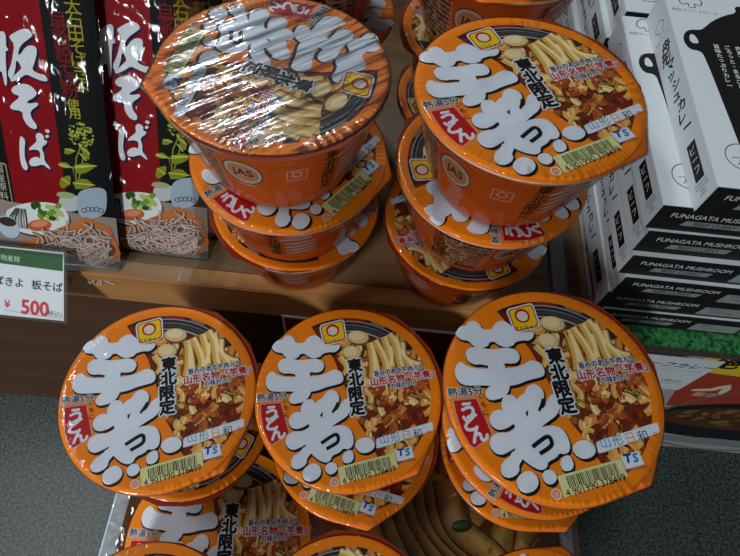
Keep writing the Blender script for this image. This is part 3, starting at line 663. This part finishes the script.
# ------------------------------------------------------------------ noodle packets in their clear tray
G = D['bag']; BW = .135; BL = .265; BX = -.2249 - BW / 2       # packet centre line
def bag_th(u, v):
    a = max(0, 1 - abs(2 * u / BW) ** 3); b = max(0, 1 - abs((v - BL / 2) / (BL / 2)) ** 14)
    return .006 * a * b
def rel(p): return (p[0] - BX, p[1])
def bag_art():
    A = Art(step=2e-4); rnd = random.Random(8); hw = BW / 2
    A.poly([(-hw, 0), (hw, 0), (hw, BL), (-hw, BL)], (14, 15, 15), 0)
    st = [rel(p) for p in G['stripe']]
    xl, xr = -.3100 - BX, -.2640 - BX
    A.poly([(xl, .03), (xr, .03), (xr, BL), (xl, BL)], (128, 8, 16), 1)
    SHD = (26, 22, 60)
    chars = G['ita'] + G['so'] + G['ba']
    for c in chars: A.poly([(p[0] - BX + .0016, p[1] - .0018) for p in c], SHD, 1.6, 1)
    for c in chars: A.poly([rel(p) for p in c], (206, 212, 216), 2, 1)
    A.stroke([(p[0] - BX + .0014, p[1] - .0016) for p in G['bar']], .0062, SHD, 1.6); A.stroke([rel(p) for p in G['bar']], .0056, (206, 212, 216), 2.1)
    # yellow and red vertical lines
    y1, y2 = rel(G['pts']['y1']), rel(G['pts']['y2'])
    for i, ch in enumerate('大石田そばきよ'):
        t = i / 6; A.text(ch, (y1[0] + (y2[0] - y1[0]) * t, y1[1] + (y2[1] - y1[1]) * t), .0128, (158, 152, 40), 2, 0, .0)
    r1, r2_ = rel(G['pts']['r1']), rel(G['pts']['r2'])
    for i, ch in enumerate('自家製粉そば粉'):
        t = i / 6; A.text(ch, (r1[0] + (r2_[0] - r1[0]) * t, r1[1] + (r2_[1] - r1[1]) * t), .0135, (112, 22, 20), 2, 0, .01)
    for k, ch in (('use1', '使'), ('use2', '用')): A.text(ch, rel(G['pts'][k]), .010, (170, 164, 50), 2, 0, .005)
    # plant
    for s in G['stems']: A.stroke([rel(p) for p in s], .0012, (120, 130, 30), 2)
    for l in G['leaves']:
        l = [rel(p) for p in l]; A.poly(l, (122, 132, 30), 2.1, 1)
        A.stroke([l[0], l[2]], .0008, (196, 200, 90), 2.2)
    fc = rel(G['pts']['flower'])
    for i in range(90):
        t, u = rnd.uniform(0, 2 * PI), math.sqrt(rnd.random()); A.ellipse((fc[0] + .0105 * u * math.cos(t), fc[1] + .010 * u * math.sin(t)), .0011, .0009, rnd.choice([(150, 160, 50), (110, 122, 34), (180, 186, 90)]), 2.3, n=6)
    # serving picture along the foot
    A.poly([(-hw, .0), (hw, .0), (hw, .05), (-hw, .062)], (138, 128, 118), 1.2)
    A.poly([(-hw, .03), (-.030, .03), (-.030, .068), (-hw, .090)], (160, 160, 156), 1.1)
    pl = [rel(p) for p in G['plate']]; A.poly([(x + .001, y - .002) for x, y in pl], (70, 60, 52), 2.4, 2); A.poly(pl, (206, 210, 208), 2.45, 2)
    f = rel(G['pts']['fish'])
    for i in range(7): A.stroke(bez([(f[0] - .007 + i * .002, f[1] - .009), (f[0] - .009 + i * .0025, f[1]), (f[0] - .001 + i * .0012, f[1] + .010)], 4), .0016, rnd.choice([(80, 84, 84), (130, 132, 126), (54, 58, 58)]), 2.6 + i * .01)
    gz = rel(G['pts']['greens'])
    for i in range(22): A.ellipse((gz[0] + rnd.uniform(-.012, .012), gz[1] + rnd.uniform(-.007, .007)), .0035, .0024, rnd.choice([(58, 96, 30), (104, 142, 54), (160, 180, 100), (40, 74, 24)]), 2.6 + i * .005, rnd.uniform(0, 3), 9)
    sm = rel(G['pts']['salmon']); A.ellipse(sm, .0115, .0055, (176, 88, 54), 2.6, .25); A.ellipse((sm[0], sm[1] + .0015), .008, .003, (208, 130, 92), 2.7, .25)
    cu = rel(G['pts']['cup']); A.ellipse(cu, .010, .011, (170, 184, 196), 2.8); A.ellipse((cu[0], cu[1] + .005), .008, .0045, (60, 44, 36), 2.9)
    bw = [rel(p) for p in G['bowl']]; A.poly(bw, (176, 182, 178), 2.4, 1); A.ellipse(bw[1], .008, .003, (150, 160, 120), 2.5)
    jr = [rel(p) for p in G['jar']]; A.poly(jr, (150, 166, 180), 2.5, 2)
    jc = (sum(p[0] for p in jr) / len(jr), sum(p[1] for p in jr) / len(jr))
    for i in range(5): A.ring((jc[0] - .007 + .0035 * i, jc[1] - .005 + rnd.uniform(-.001, .001)), .0016, .0023, (40, 50, 70), 2.6, 12)
    ty = [rel(p) for p in G['tray']]; A.poly(ty, (186, 104, 48), 2.7)
    nc = [rel(p) for p in G['noodle']]
    A.poly([(x, y) for x, y in nc], (96, 78, 72), 2.8, 1)
    cx = sum(p[0] for p in nc) / len(nc); cy = sum(p[1] for p in nc) / len(nc)
    for i in range(280):
        t, u = rnd.uniform(0, 2 * PI), math.sqrt(rnd.random()); a = rnd.uniform(0, 2 * PI)
        p = Vector((cx + .004 + 0.045 * u * math.cos(t), cy - .004 + .023 * u * math.sin(t) + .12 * (.036 * u * math.cos(t)))); q = [p.copy()]
        for k in range(6):
            a += rnd.uniform(-.6, .6); p = p + Vector((math.cos(a), math.sin(a) * .7)) * .0032; q.append(p.copy())
        if all(-hw + .002 < v.x < hw - .004 for v in q):
            A.noodle(q, .0019, (66, 50, 46), rnd.choice([(150, 128, 118), (170, 148, 136), (128, 106, 98)]), (196, 178, 166), 3 + i * .01)
    # black side slip with white characters
    A.poly([(xl - .016, .058), (xl - .002, .056), (xl - .002, .092), (xl - .016, .094)], (150, 140, 100), 2); A.poly([(xl - .015, .0595), (xl - .003, .0575), (xl - .003, .0905), (xl - .015, .0925)], BLACK, 2.1)
    for i, ch in enumerate('国産原料'): A.text(ch, (xl - .009, .087 - i * .008), .0078, (180, 180, 170), 2.2)
    # crimped seams
    for i in range(14): A.stroke([(-hw, BL - .001 - i * .0011), (hw, BL - .001 - i * .0011)], .0004, (60, 60, 60), 4)
    return A
cB, sB = math.cos(R(35)), math.sin(R(35))
def bag_fn(x, y, z):
    # x across, y up the packet, z out of its face; the packet leans back 35 degrees
    w = z + bag_th(x, y) - .006
    return Vector((x, y * sB - w * cB, y * cB + w * sB))
bag_me = bag_art().mesh('packet_front', bag_fn, .007, mat=M_bag)
bm = bmesh.new(); bmesh.ops.create_grid(bm, x_segments=20, y_segments=30, size=.5)
for v in bm.verts:
    x, y = v.co.x * BW, (v.co.y + .5) * BL; w = -bag_th(x, y) - .0065 * min(1, y / .012 + .25)
    v.co = Vector((x, y * sB - w * cB, y * cB + w * sB))
bag_back = to_mesh('packet_back', bm, plain('black_film', (24, 24, 24), .3, .5))
M_bagfilm = film('packet_film', 16, .9, (2.2, 1, 1), .26, .05, .0, .005)
bm = bmesh.new(); bmesh.ops.create_grid(bm, x_segments=50, y_segments=90, size=.5)
rb = random.Random(4)
for v in bm.verts:
    x, y = v.co.x * (BW + .006), (v.co.y + .5) * BL
    w = bag_th(x * .98, y) - .006 + .0018 + .0014 * abs(math.sin(x * 60 + y * 130)) * (1 - abs(2 * x / BW)) + .0016 * max(0, math.sin(y * 70 - x * 50)) * abs(2 * x / BW)
    v.co = Vector((x, y * sB - w * cB, y * cB + w * sB))
bag_film = to_mesh('outer_film', bm, M_bagfilm)
for i, (dx, dn, lab) in enumerate(((0, 0, 'red and black soba packet at the left edge behind the price card'), (.077, .0175, 'red and black soba packet between another packet and the cups'), (.089, .036, 'black soba packet mostly hidden behind the others at the tray wall'))):
    t = empty('soba_packet', lab, 'noodle packet', (BX + dx, .2418 + dn / .82, SH + .0026), (0, 0, 0), 'soba packets in the clear tray')
    obj('packet_front', bag_me, None, t, True); obj('packet_back', bag_back, None, t); obj('outer_film', bag_film, None, t)

tray = empty('display_tray', 'clear acrylic tray holding the soba packets', 'tray', (-.36, .33, SH))
def tb(x0, x1, y0, y1, z0, z1): return local(box(x0, x1, y0, y1, z0, z1, .0004), tray)
obj('front_wall', tb(-.60, -.1455, .2375, .2388, SH, SH + .031), M_clear, tray)
obj('tray_floor', tb(-.60, -.1455, 0.2390, .50, SH, SH + .0008), M_clear, tray)
bm = box(-.60, -.1460, 0, .24, -.0025, -.0005, .0004)
for v in bm.verts:
    x, y, w = v.co; w -= .0025
    v.co = Vector((x, .2435 + .036 / .82 + .0165 + y * sB - w * cB, SH + .004 + y * cB + w * sB)) - tray.location
obj('back_rest', bm, M_clear, tray)
bm = bmesh.new()
pr = [(.2385, SH), (.50, SH), (.50, SH + .22), (.335, SH + .22), (.246, SH + .031), (.2385, SH + .031)]
f1 = [bm.verts.new(Vector((-.1453, y, z)) - tray.location) for y, z in pr]; f2 = [bm.verts.new(Vector((-.1430, y, z)) - tray.location) for y, z in pr]
bm.faces.new(f1); bm.faces.new(list(reversed(f2)))
for i in range(6): bm.faces.new((f1[i - 1], f1[i], f2[i], f2[i - 1]))
bmesh.ops.recalc_face_normals(bm, faces=bm.faces)
obj('side_wall', bm, M_clear, tray)

# ------------------------------------------------------------------ price card on the shelf lip
pc = empty('price_card', 'white price card reading 500 yen with green band in a clear sleeve', 'price card', (-.3135, .226, SH + .0145), (0, 0, 0))
def lean(b):
    c_, s_ = math.cos(R(b)), math.sin(R(b))
    return lambda x, y, z: Vector((x, y * s_ - z * c_, y * c_ + z * s_))
f50 = lean(50)
A = Art(step=3e-5)
A.poly([(-.0485, -.0425), (.0485, -.0425), (.0485, .0205), (-.0485, .0205)], (206, 214, 216), 0)
A.poly([(-.0485, .0062), (.0475, .0034), (.0475, .0186), (-.0485, .0195)], (22, 84, 34), 1)
A.text('大物産館', (-.0020, .0105), .0058, (190, 205, 190), 2, R(-1))
A.text('大石田そばきよ', (-.0194, -.0105), .0092, (34, 34, 34), 2, R(-1), .02); A.text('板そば', (.0335, -.0115), .0094, (34, 34, 34), 2, R(-1), .02)
A.text('500', (.0225, -.0330), .0185, (192, 40, 46), 2, R(-1), .03, .92); A.text('¥', (-.0025, -.0318), .0095, (192, 40, 46), 2, 0, .02)
A.text('(税込)', (.0395, -.0368), .0058, (50, 50, 50), 2)
A.stroke([(-.0055, -.0377), (.0475, -.0408)], .0003, (60, 60, 60), 2)
obj('card', A.mesh('card', f50, mat=M_print), None, pc)
bm = box(-.0515, .0515, -.0447, .0225, .0006, .0012, 0)
for v in bm.verts: v.co = f50(*v.co)
obj('clear_sleeve', bm, M_sleeve, pc)
bm = box(-.0515, .0515, -.0447, .0225, -.0012, -.0004, 0)
for v in bm.verts: v.co = f50(*v.co)
obj('sleeve_back', bm, M_sleeve, pc)
bm = box(-.030, .030, .0205, .0215, -.0065, -.0005, 0)
bm2 = bm
for v in bm2.verts: v.co = Vector((v.co.x, v.co.y - .010, v.co.z - .0085 + .0))
obj('clip', bm2, M_clear, pc)

# ------------------------------------------------------------------ red notice on the shelf front
nt_ = empty('shop_notice', 'dark red notice sheet with white edge on the shelf front behind the cups', 'notice', (.03, EDGE - .0016, SH - .1547))
A = Art(step=3e-5)
A.poly([(-.106, -.16), (.15, -.16), (.15, .108), (-.106, .108)], (206, 200, 196), 0); A.poly([(-.1035, -.157), (.1475, -.157), (.1475, .1045), (-.1035, .1045)], (112, 16, 20), 1)
def vert(x, y, z): return Vector((x, -z, y))
obj('notice_face', A.mesh('notice_face', vert, mat=M_print), None, nt_)
obj('notice_sheet', box(-.106, .15, .0002, .0014, -.16, .108), M_white, nt_)

# ------------------------------------------------------------------ green mat
mat_bm = box(.244, 1.2, .2225, .60, SH - .0032, SH + .0017, .001)
m, nt, b, o_ = new_mat('artificial_grass')
n = nt.nodes.new('ShaderNodeTexNoise'); n.inputs['Scale'].default_value = 260; n.inputs['Detail'].default_value = 3
r = nt.nodes.new('ShaderNodeValToRGB'); r.color_ramp.elements[0].position = .38; r.color_ramp.elements[1].position = .7
r.color_ramp.elements[0].color = (*lin((12, 66, 30)), 1); r.color_ramp.elements[1].color = (*lin((64, 150, 84)), 1)
tc = nt.nodes.new('ShaderNodeTexCoord'); nt.links.new(tc.outputs['Object'], n.inputs['Vector']); nt.links.new(n.outputs['Fac'], r.inputs[0]); nt.links.new(r.outputs[0], b.inputs['Base Color'])
bp = nt.nodes.new('ShaderNodeBump'); bp.inputs['Strength'].default_value = .8; bp.inputs['Distance'].default_value = .002
nt.links.new(n.outputs['Fac'], bp.inputs['Height']); nt.links.new(bp.outputs[0], b.inputs['Normal']); b.inputs['Roughness'].default_value = .5
gm = empty('grass_mat', 'green artificial grass mat under the curry boxes, clear plastic front edge', 'mat', (.7, .4, SH))
obj('turf', local(mat_bm, gm), m, gm)
obj('edge_strip', local(box(.244, 1.2, .2195, .2222, SH - .010, SH + .0010, .0006), gm), M_clear, gm)

# ------------------------------------------------------------------ curry boxes
BWX, BLY, BT = .135, .205, .027
INK = (20, 20, 20); PAPER = (200, 208, 212)
def box_front(A):
    A.poly([(0, 0), (BWX, 0), (BWX, BLY), (0, BLY)], PAPER, 0)
    ox = .012
    pot = [(.008, .134), (.005, .144), (.008, .154), (.014, .1585), (.022, .159), (.026, .163), (.034, .172), (.046, .181), (.057, .186), (.057, .194), (.064, .1955), (.076, .1955), (.076, .187), (.090, .183), (.104, .174), (.112, .162), (.126, .158), (.1345, .150), (.1345, .03), (.026, .028), (.0235, .034), (.022, .066), (.0185, .128), (.016, .1335)]
    A.poly(pot, INK, 1, 1)
    A.poly([(.0105, .142), (.0175, .142), (.0165, .150), (.0135, .1535), (.011, .150)], PAPER, 2, 1)
    # mushroom emblem and name
    def outline(cx, cy, s, w, col, lay):
        A.ring((cx, cy), s, s + w, col, lay, 20, R(-10), R(190))
        A.stroke(bez([(cx - s, cy - .0006), (cx - s * .8, cy - s * .45), (cx - s * .3, cy - s * .25), (cx - s * .28, cy - s * .75), (cx + s * .28, cy - s * .75), (cx + s * .3, cy - s * .25), (cx + s * .8, cy - s * .45), (cx + s, cy - .0006)], 4), w, col, lay)
    outline(.021, .194, .0090, .0008, INK, 2)
    A.text('舟形マッシュルーム', (.022, .1825), .0042, INK, 2)
    for j, s in enumerate(('旨味たっぷりカレー', 'ごろっと、まるごと', '肉厚マッシュの')):
        for i, ch in enumerate(s): A.text(ch, (.0305 + .0085 * j, .141 - i * .0054), .0050, (200, 204, 204), 2, 0, .02)
    A.ellipse((.0225, .028), .0120, .0120, PAPER, 1.5, n=40); A.ring((.0225, .028), .0112, .0118, INK, 2); A.text('1', (.0225, .031), .009, INK, 2); A.text('人前', (.0225, .023), .005, INK, 2); A.stroke([(.015, .0268), (.030, .0268)], .0004, INK, 2)
def box_end(A):
    A.poly([(0, 0), (BWX, 0), (BWX, BT), (0, BT)], INK, 0)
    A.text('FUNAGATA MUSHROOM', (.047, .0175), .0066, (196, 200, 200), 1, 0, .005, .98)
    A.poly([(.022, .0066), (.069, .0066), (.0715, .0122), (.0245, .0122)], (126, 130, 130), 1); A.text('BEEF CURRY', (.047, .0094), .0055, (24, 24, 24), 2, 0, .01, 1.05)
    A.poly([(.088, .003), (.1325, .003), (.1325, .0165), (.091, .0165)], (128, 136, 136), 1)
    A.text('名称:カレー', (.104, .0135), .0035, (30, 30, 30), 2); A.text('内容量 180g', (.108, .008), .004, (90, 96, 96), 2)
def box_spine(A):                                    # x: up the thickness, y: along the box
    A.poly([(0, 0), (BT, 0), (BT, BLY), (0, BLY)], PAPER, 0)
    A.ring((.0135, .176), .006, .0066, INK, 1, 20, R(-10), R(190)); A.stroke([(.0075, .1755), (.011, .173), (.011, .168), (.016, .168), (.016, .173), (.0195, .1755)], .0006, INK, 1)
    A.text('舟形マッシュ', (.0135, .1635), .0034, INK, 1)
    for i, ch in enumerate('舟形マッシュカレー'): A.text(ch, (.0135 + .0014 * (-1) ** i, .152 - i * .0108), .0128 if i < 2 else .0112, INK, 1, R(-10), .035)
    A.poly([(.0085, .017), (.0185, .017), (.0185, .050), (.0085, .050)], INK, 1)
    for i, ch in enumerate('ビーフ'): A.text(ch, (.0135, .043 - i * .0085), .0078, PAPER, 2)
    for i, s in enumerate(('FUNAGATA', 'MUSHROOM', 'BEEF', 'CURRY')): A.text(s, (.0135, .0145 - i * .0030), .0026, INK, 1)
A1, A2, A3 = Art(step=2e-5), Art(step=2e-5), Art(step=2e-5)
box_front(A1); box_end(A2); box_spine(A3)
# a carton's faces: front is the upper side, end faces the aisle, spine faces left
e = .0003
front_me = A1.mesh('front_face', lambda x, y, z: Vector((x, y, BT + e + z)), mat=M_board)
end_me = A2.mesh('end_panel', lambda x, y, z: Vector((x, -e - z, y)), mat=M_board)
spine_me = A3.mesh('spine_panel', lambda x, y, z: Vector((-e - z, y, x)), mat=M_board)
core_me = to_mesh('carton', box(0, BWX, 0, BLY, 0.0002, BT - .0002, .0004), M_white)
for p in core_me.polygons: p.use_smooth = False
def curry_box(x, y, z, rz, label, group):
    t = empty('curry_box', label, 'curry box', (x, y, z), (0, 0, R(rz)), group)
    for nm, me in (('box_body', core_me), ('front_face', front_me), ('end_panel', end_me), ('spine_panel', spine_me)): obj(nm, me, None, t)
gC = 'curry boxes on the green mat'
spots = [(.2200, .2410, 0), (.2120, .2425, .3), (.2135, .2415, -.2), (.2070, .2445, 0), (.2060, .2485, .4), (.2025, .2505, .2), (.2230, .2470, 0)]
ordn = ['lowest curry box of the fanned stack, resting on the green mat', 'second curry box up from the green mat', 'third curry box up from the green mat', 'middle curry box of the fanned stack of seven', 'third curry box from the top of the fanned stack', 'second curry box from the top, sticking out left under the pot picture', 'top curry box of the fanned stack showing a black pot silhouette']
for i, (x, y, rz) in enumerate(spots):
    curry_box(x, y, SH + .0014 + i * (BT + .0007), rz, ordn[i], gC)
gD = 'curry boxes stacked at the rear'
for i in range(6):
    curry_box(.2065 + (0, .003, -.004, .002, -.005, .001)[i], .463, SH + .0014 + i * (BT + .0007), 0, ['lowest', 'second', 'third', 'fourth', 'fifth', 'topmost'][i] + ' curry box from the mat in the rear stack behind the fanned one', gD)

# ------------------------------------------------------------------ low divider between cups and boxes
dv = obj('shelf_divider', box(.1840, .1990, .245, .60, SH, SH + .004, .0008), plain('grey_metal', (120, 122, 124), .45, .5, metal=.3, bump=.1))
tag(dv, 'low grey divider rail on the shelf between cups and curry boxes', 'divider')

# ------------------------------------------------------------------ lower right: printed box and price card
M_low = M_board
lb = empty('curry_carton', 'floor-level printed carton with black pan of curry picture under the mat', 'carton', (.62, .42, 0))
obj('carton_body', local(box(.33, 1.0, .2705, .56, 0, .42, .002), lb), M_white, lb)
A = Art(step=4e-5)
Z = .97
A.poly([(.33, .001), (1.0, .001), (1.0, .42), (.33, .42)], (150, 152, 150), 0)
A.poly([(.4045, .3873), (1.0, .42), (1.0, .20), (.45, .212), (.425, .293), (.43, .333)], (150, 52, 30), 1)
A.poly([(.4045, .390), (.56, .42), (.60, .33), (.4096, .345)], (206, 176, 40), 2)
for i, ch in enumerate('絶品'): A.text(ch, (.437 + i * .038, .375 + i * .004), .034, BLACK, 3, R(8), .04)
for k, c in enumerate(((.463, .285), (.475, .297), (.487, .290))): A.ellipse(c, .016, .005, (206, 190, 170), 3, R(20 + 40 * k))
A.text('厳選', (.475, .268), .018, (206, 180, 160), 3)
A.ellipse((.62, .168), .190, .095, (24, 24, 26), 4, R(6), 40); A.ring((.62, .168), .160, .166, (90, 90, 92), 4.1, 40)
A.ellipse((.61, .183), .15, .055, (70, 44, 24), 4.2, R(6), 32)
rnd = random.Random(2)
for i in range(60): A.ellipse((.61 + rnd.uniform(-.12, .12), .183 + rnd.uniform(-.035, .035)), rnd.uniform(.005, .014), rnd.uniform(.003, .007), rnd.choice([(110, 72, 36), (140, 92, 46), (60, 36, 20), (96, 100, 40)]), 4.3 + i * .005, rnd.uniform(0, 3), 9)
A.poly([(.46, .035), (.98, .035), (.98, .075), (.49, .075)], (120, 126, 128), 4.6, 1)
obj('front_print', A.mesh('front_print', lambda x, y, z: Vector((x - .62, .2700 - z - .42, y)), mat=M_board), None, lb)
pc2 = empty('price_card', 'white price card hanging under the green mat, black italic text', 'price card', (.31, .2245, SH - .0265))
A = Art(step=3e-5)
A.poly([(-.07, -.085), (.0505, -.085), (.0505, 0), (-.07, 0)], (190, 196, 198), 0)
A.text('ビーフカレー', (.012, -.017), .0135, (30, 30, 30), 1, 0, .02, 1, .25); A.stroke([(-.06, -.03), (.045, -.03)], .0006, (80, 80, 80), 1)
A.text('0', (-.004, -.05), .026, (30, 30, 30), 1, 0, .02, 1, .2); A.stroke([(-.06, -.068), (.045, -.068)], .0006, (80, 80, 80), 1); A.text('(税込)', (.03, -.06), .008, (40, 40, 40), 1)
obj('card_face', A.mesh('card_face', vert, mat=M_print), None, pc2)
obj('card_sheet', box(-.07, .0505, .0002, .001, -.085, 0), M_white, pc2)
